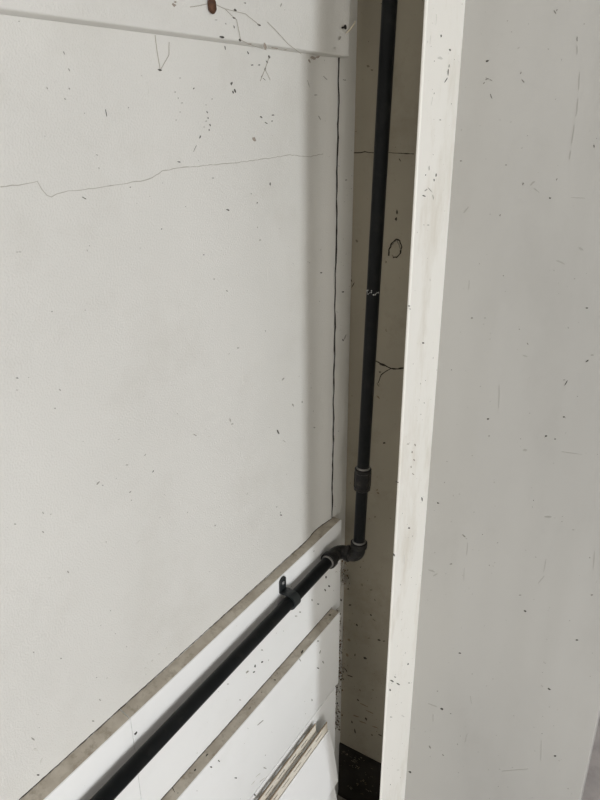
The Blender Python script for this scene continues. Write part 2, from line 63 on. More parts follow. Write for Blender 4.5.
CRACK_B2=[(0.0592,1.2303),(0.0766,1.2253),(0.0916,1.2210),(0.1042,1.2223),(0.1185,1.2271)]
CRACK_B3=[(0.0917,1.2200),(0.0814,1.2139),(0.0711,1.2036),(0.0654,1.1858)]
RING=[(0.0758,1.4349),(0.0771,1.4494),(0.0816,1.4587),(0.0890,1.4664),(0.0970,1.4636),(0.1005,1.4533),(0.0992,1.4425),(0.0927,1.4347),(0.0849,1.4330)]
RING2=[(0.0780,1.4513),(0.0854,1.4608),(0.0911,1.4648),(0.0955,1.4564),(0.0998,1.4479)]
WEB_A=[(0.6846,1.7852),(0.6988,1.7878),(0.7228,1.7934),(0.7490,1.7900),(0.7604,1.7848),(0.7701,1.7803),(0.7770,1.7588)]
WEB_B=[(0.8372,1.7843),(0.8555,1.7765),(0.8868,1.7621),(0.9202,1.7518)]
WEB_C=[(0.7770,1.7588),(0.7979,1.7547),(0.8335,1.7513)]
WEB_D=[(0.7490,1.7900),(0.7892,1.7887),(0.8189,1.7792)]
WEB_E=[(0.6539,1.7562),(0.6550,1.7390),(0.6579,1.7215)]
WEB_F=[(0.6765,1.7507),(0.6749,1.7371),(0.6596,1.7216)]
WEB_G=[(0.8806,1.7469),(0.8702,1.7312),(0.8575,1.7156)]
WEB_H=[(0.8702,1.7312),(0.8820,1.7177)]

# ------------------------------------------------------------ materials
def new_mat(name):
    m = bpy.data.materials.new(name)
    m.use_nodes = True
    return m, m.node_tree, m.node_tree.nodes['Principled BSDF']

def paint(name, col, col2, rough=0.5, scale=3.0, stain=None, stain_scale=6.0, stain_amt=0.3, bump=0.05, bump_scale=220.0, spec=0.35, stretch=(1, 1, 1), wave=0.0):
    m, nt, bs = new_mat(name)
    N, K = nt.nodes, nt.links
    tc = N.new('ShaderNodeTexCoord')
    mp = N.new('ShaderNodeMapping'); mp.inputs['Scale'].default_value = stretch
    K.new(tc.outputs['Object'], mp.inputs['Vector'])
    n1 = N.new('ShaderNodeTexNoise'); n1.inputs['Scale'].default_value = scale; n1.inputs['Detail'].default_value = 6
    K.new(mp.outputs['Vector'], n1.inputs['Vector'])
    r1 = N.new('ShaderNodeMapRange'); r1.inputs['From Min'].default_value = 0.35; r1.inputs['From Max'].default_value = 0.65
    K.new(n1.outputs['Fac'], r1.inputs['Value'])
    mx = N.new('ShaderNodeMix'); mx.data_type = 'RGBA'
    mx.inputs[6].default_value = (*col, 1); mx.inputs[7].default_value = (*col2, 1)
    K.new(r1.outputs['Result'], mx.inputs[0])
    out = mx.outputs[2]
    if stain:
        n2 = N.new('ShaderNodeTexNoise'); n2.inputs['Scale'].default_value = stain_scale; n2.inputs['Detail'].default_value = 9; n2.inputs['Roughness'].default_value = 0.7
        K.new(mp.outputs['Vector'], n2.inputs['Vector'])
        r2 = N.new('ShaderNodeMapRange'); r2.inputs['From Min'].default_value = 0.52; r2.inputs['From Max'].default_value = 0.75; r2.inputs['To Max'].default_value = stain_amt
        K.new(n2.outputs['Fac'], r2.inputs['Value'])
        m2 = N.new('ShaderNodeMix'); m2.data_type = 'RGBA'
        m2.inputs[7].default_value = (*stain, 1)
        K.new(r2.outputs['Result'], m2.inputs[0]); K.new(out, m2.inputs[6])
        out = m2.outputs[2]
    K.new(out, bs.inputs['Base Color'])
    bs.inputs['Roughness'].default_value = rough
    bs.inputs['Specular IOR Level'].default_value = spec
    if bump:
        n3 = N.new('ShaderNodeTexNoise'); n3.inputs['Scale'].default_value = bump_scale; n3.inputs['Detail'].default_value = 4
        K.new(tc.outputs['Object'], n3.inputs['Vector'])
        bp = N.new('ShaderNodeBump'); bp.inputs['Strength'].default_value = bump; bp.inputs['Distance'].default_value = 0.002
        K.new(n3.outputs['Fac'], bp.inputs['Height']); K.new(bp.outputs['Normal'], bs.inputs['Normal'])
        if wave:       # slow warping of the sheet across its width
            mw = N.new('ShaderNodeMapping'); mw.inputs['Scale'].default_value = (1, 1, 0.12)
            K.new(tc.outputs['Object'], mw.inputs['Vector'])
            n4 = N.new('ShaderNodeTexNoise'); n4.inputs['Scale'].default_value = 9.0; n4.inputs['Detail'].default_value = 1.5
            K.new(mw.outputs['Vector'], n4.inputs['Vector'])
            b2 = N.new('ShaderNodeBump'); b2.inputs['Strength'].default_value = 1.0; b2.inputs['Distance'].default_value = wave
            K.new(n4.outputs['Fac'], b2.inputs['Height']); K.new(b2.outputs['Normal'], bp.inputs['Normal'])
    return m

def plain(name, col, rough=0.6, metal=0.0, spec=0.3):
    m, nt, bs = new_mat(name)
    bs.inputs['Base Color'].default_value = (*col, 1)
    bs.inputs['Roughness'].default_value = rough
    bs.inputs['Metallic'].default_value = metal
    bs.inputs['Specular IOR Level'].default_value = spec
    return m

M_WHITE = paint('white_paint', (0.755, 0.745, 0.712), (0.715, 0.705, 0.672), 0.55, 3.2, (0.50, 0.47, 0.41), 6, 0.22, 0.35, 420)
M_BOARD = paint('white_board_paint', (0.93, 0.935, 0.93), (0.90, 0.905, 0.90), 0.5, 3.0, (0.55, 0.52, 0.46), 7, 0.10, 0.10, 330)
M_LEDGE = paint('dusty_ledge', (0.46, 0.41, 0.34), (0.60, 0.55, 0.47), 0.9, 40.0, (0.20, 0.16, 0.11), 60, 0.7, 0.25, 300, 0.1)
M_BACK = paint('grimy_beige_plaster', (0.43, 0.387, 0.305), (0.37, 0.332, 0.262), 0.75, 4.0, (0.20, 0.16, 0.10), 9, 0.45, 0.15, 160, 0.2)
M_FIN = paint('cream_gloss_paint', (0.92, 0.905, 0.86), (0.87, 0.85, 0.80), 0.45, 2.6, (0.50, 0.43, 0.31), 8, 0.50, 0.10, 260, 0.4, (1, 1, 0.35))
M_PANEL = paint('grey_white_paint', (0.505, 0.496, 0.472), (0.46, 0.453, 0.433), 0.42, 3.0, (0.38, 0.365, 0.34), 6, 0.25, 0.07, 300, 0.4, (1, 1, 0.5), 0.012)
M_RENDER = paint('grey_render', (0.44, 0.41, 0.40), (0.38, 0.355, 0.35), 0.85, 30.0, (0.30, 0.25, 0.24), 60, 0.5, 0.3, 200, 0.2)
M_TIMBER = paint('dark_backing', (0.10, 0.08, 0.06), (0.06, 0.05, 0.04), 0.9, 12.0, None, 1, 0, 0.2, 80)
M_ROOM = paint('room_paint', (0.47, 0.47, 0.46), (0.43, 0.43, 0.42), 0.8, 1.5, None, 1, 0, 0.05, 100)
M_FLOOR = paint('dusty_concrete', (0.36, 0.325, 0.285), (0.29, 0.26, 0.23), 0.85, 9.0, (0.12, 0.10, 0.08), 14, 0.6, 0.3, 90, 0.2)
M_BASE = paint('black_vinyl', (0.018, 0.016, 0.013), (0.035, 0.031, 0.026), 0.55, 14.0, (0.08, 0.065, 0.045), 26, 0.3, 0.2, 60, 0.15)
M_PIPE = paint('black_steel', (0.006, 0.007, 0.0075), (0.010, 0.011, 0.0115), 0.30, 16.0, (0.04, 0.037, 0.032), 40, 0.3, 0.04, 150, 0.14, (1, 1, 1))
M_FIT = paint('black_malleable_iron', (0.009, 0.009, 0.009), (0.018, 0.017, 0.0165), 0.42, 60.0, (0.085, 0.075, 0.06), 90, 0.7, 0.4, 220, 0.25)
M_SEAL = paint('grey_thread_sealant', (0.25, 0.24, 0.225), (0.13, 0.125, 0.12), 0.7, 60.0, None, 1, 0, 0.3, 300)
M_CLAMP = plain('black_painted_metal', (0.018, 0.022, 0.024), 0.35, 0.0, 0.5)
M_SCREW = plain('screw_steel', (0.45, 0.46, 0.47), 0.35, 0.8)
M_VINYL = paint('white_vinyl', (0.94, 0.94, 0.94), (0.92, 0.92, 0.92), 0.4, 3.0, None, 1, 0, 0.03, 150, 0.4)
M_HEM = paint('cream_vinyl_edge', (0.80, 0.75, 0.66), (0.76, 0.70, 0.60), 0.5, 9.0, (0.40, 0.31, 0.20), 30, 0.5, 0.05, 150, 0.3)
M_DUSTEDGE = paint('dusty_vinyl_edge', (0.24, 0.18, 0.12), (0.34, 0.27, 0.19), 0.9, 30.0)
M_MARKS = [plain('dark_grime', (0.035, 0.030, 0.024), 0.9), plain('grey_brown_grime', (0.20, 0.18, 0.15), 0.9),
           plain('grey_smudge', (0.50, 0.485, 0.45), 0.8), plain('brown_grime', (0.20, 0.13, 0.075), 0.9)]
M_CRACK = plain('crack_line', (0.46, 0.44, 0.40), 0.95)
M_GAP = plain('deep_crack', (0.03, 0.025, 0.02), 0.95)
M_WEB = plain('cobweb_grey', (0.42, 0.39, 0.34), 0.9)
M_COCOON = paint('brown_cocoon', (0.11, 0.05, 0.025), (0.06, 0.03, 0.018), 0.7, 200.0, None, 1, 0, 0.4, 400)
M_STRAW = plain('pale_straw', (0.72, 0.64, 0.50), 0.8)
M_RUBBISH = plain('dry_leaf', (0.16, 0.105, 0.06), 0.9)

# ------------------------------------------------------------ helpers
def link(name, me, mat, parent=None):
    o = bpy.data.objects.new(name, me)
    COL.objects.link(o)
    mats = mat if isinstance(mat, (list, tuple)) else [mat]
    if not me.materials:
        for m in mats: me.materials.append(m)
    if parent: o.parent = parent
    return o

def from_bm(name, bm, mat, parent=None, smooth=None):
    me = bpy.data.meshes.new(name)
    bmesh.ops.recalc_face_normals(bm, faces=bm.faces)
    if smooth is not None:
        for f in bm.faces: f.smooth = True
        for e in bm.edges:
            if len(e.link_faces) == 2 and e.calc_face_angle() > smooth: e.smooth = False
    bm.to_mesh(me); bm.free()
    return link(name, me, mat, parent)

def structure(o):
    o['kind'] = 'structure'
    return o

def tag(o, label, cat, group=None, kind=None):
    o['label'] = label; o['category'] = cat
    if group: o['group'] = group
    if kind: o['kind'] = kind
    return o

def empty(name, loc):
    o = bpy.data.objects.new(name, None); COL.objects.link(o); o.location = loc
    o.empty_display_size = 0.05
    return o

def bm_box(bm, lo, hi, bevel=0.0):
    r = bmesh.ops.create_cube(bm, size=1.0)
    vs = r['verts']
    for v in vs:
        v.co = Vector([lo[i] + (v.co[i] + 0.5) * (hi[i] - lo[i]) for i in range(3)])
    if bevel:
        es = {e for v in vs for e in v.link_edges}
        bmesh.ops.bevel(bm, geom=list(es), offset=bevel, segments=3, profile=0.5, affect='EDGES', clamp_overlap=True)

def box(name, lo, hi, mat, parent=None, bevel=0.0):
    bm = bmesh.new(); bm_box(bm, lo, hi, bevel)
    return from_bm(name, bm, mat, parent, 0.6 if bevel else None)

def shade_dip(y):
    """made-up hollow near the board ends, shaped to give a dark-then-lighter band"""
    if y <= 0.972 or y >= 1.0775: return 0.0
    if y < 1.025: t = (y - 0.972) / 0.053
    else: t = (1.0775 - y) / 0.0525
    return -SHADE_DEPTH * (0.5 - 0.5 * math.cos(math.pi * t))
SHADE_DEPTH = 0.0045  # depth of the hollow added for the shade band by the crack

def y_stations(y0, y1):
    ys = [y0]
    y = y0
    while y < min(y1, 0.96) - 0.26:
        y += 0.25; ys.append(y)
    while ys[-1] < y1 - 0.0055:
        ys.append(max(ys[-1] + 0.006, min(0.96, y1 - 0.006)))
    ys.append(y1)
    return ys

def board(name, x0, x1, z0, z1, y0, y1, mat, parent, top_mat=None, bev=0.0025, end_round=0.0, bend=True, rise=0.0):
    """a board lying along the wall: section in x/z carried along y, front edges eased, optional added hollow shading the end"""
    bm = bmesh.new()
    def sect(xf):
        p = [(x0, z0)]
        for k in range(4):
            a = math.radians(-90 + 30 * k); p.append((xf - bev + bev * math.cos(a), z0 + bev + bev * math.sin(a)))
        for k in range(4):
            a = math.radians(30 * k); p.append((xf - bev + bev * math.cos(a), z1 - bev + bev * math.sin(a)))
        p.append((x0, z1))
        return p
    ys = y_stations(y0, y1)
    if end_round:
        ys = [y for y in ys if y < y1 - end_round] + [y1 - end_round * (1 - math.sin(math.radians(a))) for a in range(0, 91, 10)]
    rings = []
    for y in ys:
        xf = x1 + (shade_dip(y) if bend else 0.0)
        if end_round and y > y1 - end_round:
            s = (y - (y1 - end_round)) / end_round
            xf -= end_round * (1 - math.sqrt(max(0, 1 - s * s))) * 0.9
        up_ = rise * min(1.0, max(0.0, (1.08 - y) / 0.77))
        rings.append([bm.verts.new((px, y, pz + (up_ if i == 9 else 0.0))) for i, (px, pz) in enumerate(sect(xf))])
    n = len(rings[0])
    for a, b in zip(rings, rings[1:]):
        for i in range(n):
            f = bm.faces.new((a[i], a[(i + 1) % n], b[(i + 1) % n], b[i]))
            if top_mat is not None and i == n - 2: f.material_index = 1
    bm.faces.new(rings[0]); bm.faces.new(list(reversed(rings[-1])))
    return from_bm(name, bm, [mat] + ([top_mat] if top_mat is not None else []), parent, 0.5)

def frame_of(kind, val):
    """maps surface coordinates (a, b) and height h off the surface to world"""
    if kind == 'X': return lambda a, b, h: Vector((val + (shade_dip(a) if val == 0.0 and a < 1.08 else 0) + h, a, b))
    if kind == 'Y': return lambda a, b, h: Vector((a, val - h, b))
    return lambda a, b, h: Vector((b, a, val + h))

def flake(bm, fr, c, e, s, idx, th=0.0004, n=9):
    """an irregular thin flake of grime: centre c, half-length vector e, half-width vector s"""
    ang = [2 * math.pi * (k + random.uniform(-.25, .25)) / n for k in range(n)]
    rad = [random.uniform(0.62, 1.12) for _ in ang]
    top, bot = [], []
    for a, r in zip(ang, rad):
        ca, sa = math.cos(a) * r, math.sin(a) * r
        pa = (c[0] + e[0] * ca + s[0] * sa, c[1] + e[1] * ca + s[1] * sa)
        top.append(bm.verts.new(fr(pa[0], pa[1], th)))
        pb = (c[0] + 1.08 * (pa[0] - c[0]), c[1] + 1.08 * (pa[1] - c[1]))
        bot.append(bm.verts.new(fr(pb[0], pb[1], -0.0002)))
    f = bm.faces.new(top); f.material_index = idx
    for i in range(n):
        q = bm.faces.new((bot[i], bot[(i + 1) % n], top[(i + 1) % n], top[i])); q.material_index = idx

MARK_SETS = {}
def mark_mats(base, smudge):
    if base not in MARK_SETS:
        mix = lambda c, t: tuple(base[i] * (1 - t) + c[i] * t for i in range(3))
        k = len(MARK_SETS)
        MARK_SETS[base] = [plain('dark_grime', mix((0.03, 0.026, 0.02), 0.93), 0.9), plain('grey_brown_grime', mix((0.10, 0.085, 0.065), 0.62), 0.9),
                           plain('faint_smudge', mix((0.20, 0.18, 0.15), smudge), 0.75), plain('brown_grime', mix((0.16, 0.10, 0.055), 0.68), 0.9)]
    return MARK_SETS[base]
def grime(name, parent, kind, val, marks, sprinkle=0, area=None, base=(0.79, 0.78, 0.74), smudge=0.18):
    bm = bmesh.new(); fr = frame_of(kind, val)
    for m in marks:
        if m[6] == 2 and min(math.hypot(*m[2:4]), math.hypot(*m[4:6])) > 0.0030: continue
        q = 0.72 if m[6] == 0 else 0.85
        flake(bm, fr, m[0:2], [c * 0.9 for c in m[2:4]], [c * q for c in m[4:6]], m[6])
    for k in range(sprinkle):
        a = random.uniform(area[0], area[1]); b = random.uniform(area[2], area[3])
        r = random.choice((0.0003, 0.0004, 0.0005, 0.0006, 0.0009))
        t = random.uniform(0, math.pi); q = random.uniform(1, 2.2)
        flake(bm, fr, (a, b), (r * q * math.cos(t), r * q * math.sin(t)), (-r * math.sin(t), r * math.cos(t)), random.choice((0, 1, 1, 1, 2, 2, 2)), 0.0003, 6)
    o = from_bm(name, bm, mark_mats(base, smudge), parent)
    o['kind'] = 'stuff'
    return o

def ribbon(name, parent, kind, val, pts, w, mat, jit=0.0006, step=0.006):
    """a hairline crack following pts: a thin raised lip with an irregular run"""
    bm = bmesh.new(); fr = frame_of(kind, val)
    P = []
    for (a, b) in zip(pts, pts[1:]):
        L = math.hypot(b[0] - a[0], b[1] - a[1]); n = max(1, int(L / step))
        for k in range(n):
            t = k / n; P.append((a[0] + (b[0] - a[0]) * t + random.uniform(-jit, jit), a[1] + (b[1] - a[1]) * t + random.uniform(-jit, jit)))
    P.append(pts[-1])
    prev = None
    for i, p in enumerate(P):
        q0, q1 = P[max(0, i - 1)], P[min(len(P) - 1, i + 1)]
        d = Vector((q1[0] - q0[0], q1[1] - q0[1])); d.normalize()
        ww = w * random.uniform(0.5, 1.2) / 2
        nx, ny = -d.y * ww, d.x * ww
        r = [bm.verts.new(fr(p[0] + nx * 1.2, p[1] + ny * 1.2, -0.0002)), bm.verts.new(fr(p[0] + nx, p[1] + ny, 0.0003)),
             bm.verts.new(fr(p[0] - nx, p[1] - ny, 0.0003)), bm.verts.new(fr(p[0] - nx * 1.2, p[1] - ny * 1.2, -0.0002))]
        if prev:
            for k in range(3): bm.faces.new((prev[k], prev[k + 1], r[k + 1], r[k]))
        prev = r
    return from_bm(name, bm, mat, parent)

def tube(bm, pts, rad, seg=16, caps=True):
    """sweep circles along pts (parallel transport); rad is a number or a list"""
    pts = [Vector(p) for p in pts]
    rads = rad if isinstance(rad, (list, tuple)) else [rad] * len(pts)
    t0 = (pts[1] - pts[0]).normalized()
    ref = Vector((0, 0, 1)) if abs(t0.z) < 0.9 else Vector((1, 0, 0))
    u = t0.cross(ref).normalized()
    rings = []
    for i, p in enumerate(pts):
        if i == 0: t = (pts[1] - p)
        elif i == len(pts) - 1: t = (p - pts[i - 1])
        else:
            a, b = (p - pts[i - 1]), (pts[i + 1] - p)
            t = (a.normalized() + b.normalized()) if a.length > 1e-9 and b.length > 1e-9 else (a + b)
        t.normalize()
        u = (u - t * u.dot(t)).normalized()
        w = t.cross(u)
        rings.append([bm.verts.new(p + (u * math.cos(2 * math.pi * k / seg) + w * math.sin(2 * math.pi * k / seg)) * rads[i]) for k in range(seg)])
    for a, b in zip(rings, rings[1:]):
        for k in range(seg):
            bm.faces.new((a[k], a[(k + 1) % seg], b[(k + 1) % seg], b[k]))
    if caps:
        bm.faces.new(list(reversed(rings[0]))); bm.faces.new(rings[-1])

def collar(bm, p, d, r, h, e=0.0012, seg=24):
    """a band with eased rims centred on p along d"""
    p, d = Vector(p), Vector(d).normalized()
    tube(bm, [p - d * h / 2, p - d * (h / 2 - e * .3), p - d * (h / 2 - e), p + d * (h / 2 - e), p + d * (h / 2 - e * .3), p + d * h / 2],
         [r - e, r - e * .3, r, r, r - e * .3, r - e], seg)

# ------------------------------------------------------------ room shell
Z_CEIL = 2.75
Y_SOUTH = -4.4
YB = 1.14        # back of the alcove
FX = 0.237       # right face of the projecting board
PY = 1.0         # face of the grey panel
floor = structure(box('floor', (-0.25, Y_SOUTH, -0.1), (ROOM_X + 0.2, YB + 0.2, 0.0), M_FLOOR))
ceiling = structure(box('ceiling', (-0.25, Y_SOUTH, Z_CEIL), (ROOM_X + 0.2, YB + 0.2, Z_CEIL + 0.1), M_ROOM))
wall_left = structure(box('wall_left', (-0.2, Y_SOUTH, 0.0), (-0.016, YB + 0.2, Z_CEIL), M_TIMBER))
wall_back = structure(box('wall_back', (0.30, YB, 0.0), (ROOM_X + 0.2, YB + 0.2, Z_CEIL), M_RENDER))
wall_alcove = structure(box('wall_alcove', (-0.016, YB, 0.0), (0.30, YB + 0.2, Z_CEIL), M_BACK))
wall_front = structure(box('wall_front', (-0.25, Y_SOUTH - 0.15, 0.0), (ROOM_X + 0.2, Y_SOUTH, Z_CEIL), M_ROOM))
# far wall with a doorway and a window opening
bm = bmesh.new()
def far_piece(y0, y1, z0, z1): bm_box(bm, (ROOM_X, y0, z0), (ROOM_X + 0.15, y1, z1))
far_piece(DOOR[1], YB, 0, Z_CEIL)
far_piece(WIN[1], DOOR[0], 0, Z_CEIL)
far_piece(DOOR[0], DOOR[1], DOOR[3], Z_CEIL)
far_piece(Y_SOUTH, WIN[0], 0, Z_CEIL)
far_piece(WIN[0], WIN[1], 0, WIN[2]); far_piece(WIN[0], WIN[1], WIN[3], Z_CEIL)
wall_right = structure(from_bm('wall_right', bm, M_ROOM))

# ------------------------------------------------------------ left wall cladding
Z1, Z2, Z3, ZT = 0.887, 0.682, 0.482, 1.757
RISE = 0.014
def sheet(name, y0, y1, z0, z1):
    """large flat sheet with a ragged free edge standing slightly off the wall"""
    bm = bmesh.new()
    ys = y_stations(y0, y1); nz = 90
    zs = [z0 + (z1 - z0) * k / nz for k in range(nz + 1)]
    wob = [0.0012 * math.sin(z * 9) + random.uniform(-0.0008, 0.0008) for z in zs]
    grid = [[bm.verts.new((shade_dip(y), y + (wob[j] if i >= len(ys) - 1 else 0), z)) for j, z in enumerate(zs)] for i, y in enumerate(ys)]
    for a, b in zip(grid, grid[1:]):
        for j in range(nz): bm.faces.new((a[j], b[j], b[j + 1], a[j + 1]))
    bk = [[bm.verts.new((-0.012, g[j].co.y, g[j].co.z)) for j in (0, nz)] for g in grid]
    end = [bm.verts.new((-0.012, v.co.y, v.co.z)) for v in grid[-1]]
    for j in range(nz): bm.faces.new((grid[-1][j], end[j], end[j + 1], grid[-1][j + 1]))
    for i in range(len(ys) - 1):
        bm.faces.new((grid[i][0], bk[i][0], bk[i + 1][0], grid[i + 1][0]))
        bm.faces.new((grid[i][nz], grid[i + 1][nz], bk[i + 1][1], bk[i][1]))
    o = from_bm(name, bm, M_WHITE, wall_left, 0.5)
    return o
sheet('wall_sheet', Y_SOUTH, 1.0775, Z1 - 0.02, ZT + 0.02)
# corner strip past the crack
bm = bmesh.new()
zs = [0.0 + Z_CEIL * k / 160 for k in range(161)]
fr_, bk_ = [], []
for z in zs:
    w = random.uniform(-0.0007, 0.0007) + 0.0012 * math.sin(z * 9)
    fr_.append((bm.verts.new((0.0, 1.0820 + w, z)), bm.verts.new((0.0, YB, z))))
    bk_.append(bm.verts.new((-0.016, 1.0815 + w, z)))
for k in range(160):
    bm.faces.new((fr_[k][0], fr_[k][1], fr_[k + 1][1], fr_[k + 1][0]))
    bm.faces.new((bk_[k], fr_[k][0], fr_[k + 1][0], bk_[k + 1]))
corner_strip = from_bm('corner_strip', bm, M_WHITE, wall_left)

board('fascia_board', -0.012, 0.028, ZT, ZT + 0.30, Y_SOUTH, 1.072, M_WHITE, wall_left, bev=0.003, end_round=0.010)
board('upper_board', -0.012, 0.010, ZT + 0.30, Z_CEIL, Y_SOUTH, 1.066, M_WHITE, wall_left)
board('ledge_board', -0.012, 0.020, Z2 - 0.02, Z1, Y_SOUTH, 0.4772, M_BOARD, wall_left, M_LEDGE, rise=RISE, bev=0.002, bend=False)
board('ledge_board', -0.012, 0.020, Z2 - 0.02, Z1, 0.4782, 1.086, M_BOARD, wall_left, M_LEDGE, rise=RISE, bev=0.002, bend=False)
board('ledge_board', -0.012, 0.042, Z3 + 0.0012, Z2, Y_SOUTH, 1.047, M_BOARD, wall_left, M_LEDGE, bev=0.002, bend=False)
board('base_board', -0.012, 0.0418, 0.28, Z3 - 0.0012, Y_SOUTH, 1.036, M_BOARD, wall_left, bev=0.0015, bend=False)
board('base_board', -0.012, 0.0418, 0.0, 0.2785, Y_SOUTH, 1.034, M_BOARD, wall_left, bev=0.0015, bend=False)

grime('grime_specks', wall_left, 'X', 0.0, MARK_SHEET, 420, (-0.6, 1.07, Z1 + 0.01, ZT))
grime('grime_specks', wall_left, 'X', 0.028, MARK_TOP, 60, (-0.3, 1.05, ZT + 0.01, ZT + 0.25))
grime('grime_specks', wall_left, 'X', 0.020, MARK_B1, 90, (-0.3, 1.075, Z2 + 0.005, Z1 - 0.01))
grime('grime_specks', wall_left, 'X', 0.042, MARK_B2, 60, (-0.3, 1.035, Z3 + 0.005, Z2 - 0.01))
grime('grime_specks', wall_left, 'Z', Z1, MARK_L1, 70, (-0.3, 1.07, 0.001, 0.019), base=(0.5,0.45,0.37))
grime('grime_specks', wall_left, 'Z', Z2, MARK_L2, 70, (-0.3, 1.05, 0.021, 0.040), base=(0.5,0.45,0.37))
grime('grime_specks', wall_left, 'X', 0.00001, MARK_STRIP, 110, (1.085, 1.138, 0.1, 2.2))
ribbon('hairline_crack', wall_left, 'X', 0.0, CRACK_L, 0.0009, M_CRACK)
ribbon('corner_crack', wall_left, 'X', 0.0008, [(1.0795 + 0.0011 * math.sin(z * 0.35) + 0.0009 * math.sin(z * 1.1) + random.uniform(-0.0007, 0.0007), 0.03 + z * 0.01108) for z in range(157)], 0.0036, M_GAP, 0.0005)
ribbon('joint_crack', wall_left, 'X', 0.0, [(0.08, Z1 + 0.6 * RISE + 0.0008), (0.31, Z1 + 0.6 * RISE + 0.0008), (1.07, Z1 + 0.0010)], 0.0016, M_GAP, 0.0004)
ribbon('joint_crack', wall_left, 'X', 0.020, [(0.08, Z2 + 0.0008), (0.6, Z2 + 0.0008), (1.05, Z2 + 0.0008)], 0.0016, M_GAP, 0.0004)

# ------------------------------------------------------------ alcove back wall, its marks and skirting
grime('grime_specks', wall_alcove, 'Y', YB, MARK_BACK, 330, (0.0, 0.21, 0.2, 1.9), base=(0.38,0.34,0.26))
bm_area = [(0.0, 0.2, 0.19, 0.75)]
grime('grime_specks', wall_alcove, 'Y', YB, [], 260, (0.0, 0.2, 0.19, 0.72), base=(0.38,0.34,0.26))
ribbon('hairline_crack', wall_alcove, 'Y', YB, CRACK_B, 0.0014, M_GAP)
ribbon('branching_crack', wall_alcove, 'Y', YB, CRACK_B2, 0.0028, M_GAP)
ribbon('branching_crack', wall_alcove, 'Y', YB, CRACK_B3, 0.0024, M_GAP)
ribbon('ring_scuff', wall_alcove, 'Y', YB, RING, 0.0026, M_GAP, 0.0008, 0.003)
ribbon('ring_scuff', wall_alcove, 'Y', YB, RING2, 0.0022, M_MARKS[1], 0.0008, 0.003)
bm = bmesh.new()
prof = [(YB, 0.184), (YB - 0.003, 0.184), (YB - 0.0042, 0.181), (YB - 0.0042, 0.012), (YB - 0.0055, 0.004), (YB - 0.0075, 0.0), (YB, 0.0)]
ra = [bm.verts.new((-0.001, y, z)) for y, z in prof]; rb = [bm.verts.new((FX - 0.005, y, z)) for y, z in prof]
for i in range(len(prof)): bm.faces.new((ra[i], ra[(i + 1) % len(prof)], rb[(i + 1) % len(prof)], rb[i]))
bm.faces.new(ra); bm.faces.new(list(reversed(rb)))
baseboard_back = structure(from_bm('baseboard_back', bm, M_BASE, None, 0.6))
scuffs = []
for k in range(46):
    a, b = random.uniform(0.005, 0.19), random.uniform(0.03, 0.178)
    l = random.uniform(0.0008, 0.004); t = random.uniform(-0.6, 0.6); w = random.uniform(0.0004, 0.001)
    scuffs.append((a, b, l * math.cos(t), l * math.sin(t), -w * math.sin(t), w * math.cos(t), random.choice((1, 1, 3, 1, 0))))
for (a, b) in ((0.047, 0.156), (0.040, 0.130), (0.061, 0.172), (0.069, 0.099), (0.058, 0.074), (0.036, 0.05), (0.087, 0.075), (0.021, 0.165), (0.05, 0.148), (0.055, 0.137)):
    for k in range(5):
        t = random.uniform(-1, 1); l = random.uniform(0.001, 0.0045); w = random.uniform(0.0005, 0.0012)
        scuffs.append((a + random.gauss(0, .005), b + random.gauss(0, .004), l * math.cos(t), l * math.sin(t), -w * math.sin(t), w * math.cos(t), random.choice((1, 2, 3, 2))))
grime('grime_specks', baseboard_back, 'Y', YB - 0.0042, scuffs, base=(0.26, 0.22, 0.16))

# ------------------------------------------------------------ projecting board and grey panel on the right
bm = bmesh.new()
NR = 0.0025; NY = 0.8766
sec = [(FX, YB), (FX, NY)] + [(FX - NR + NR * math.cos(math.radians(t)), NY + NR * math.sin(math.radians(t))) for t in range(-15, -180, -15)] + [(FX - 2 * NR, NY), (FX - 2 * NR, YB)]
lo_ = [bm.verts.new((x, y, 0.0)) for x, y in sec]; hi_ = [bm.verts.new((x, y, Z_CEIL)) for x, y in sec]
for i in range(len(sec)): bm.faces.new((lo_[i], lo_[(i + 1) % len(sec)], hi_[(i + 1) % len(sec)], hi_[i]))
bm.faces.new(lo_); bm.faces.new(list(reversed(hi_)))
trim_1 = structure(from_bm('trim_1', bm, M_FIN, None, 0.7))
grime('grime_specks', trim_1, 'X', FX, MARK_FIN, 170, (0.88, 0.998, 0.1, 1.95))
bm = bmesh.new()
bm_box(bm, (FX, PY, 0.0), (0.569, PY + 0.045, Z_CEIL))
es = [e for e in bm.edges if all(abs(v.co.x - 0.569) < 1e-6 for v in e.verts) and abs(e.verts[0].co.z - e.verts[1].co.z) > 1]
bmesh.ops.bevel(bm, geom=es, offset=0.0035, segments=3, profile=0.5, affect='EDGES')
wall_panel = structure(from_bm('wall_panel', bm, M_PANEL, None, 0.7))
grime('grime_specks', wall_panel, 'Y', PY, MARK_PANEL, 260, (0.245, 0.565, 0.4, 1.95), base=(0.495,0.49,0.47), smudge=0.32)

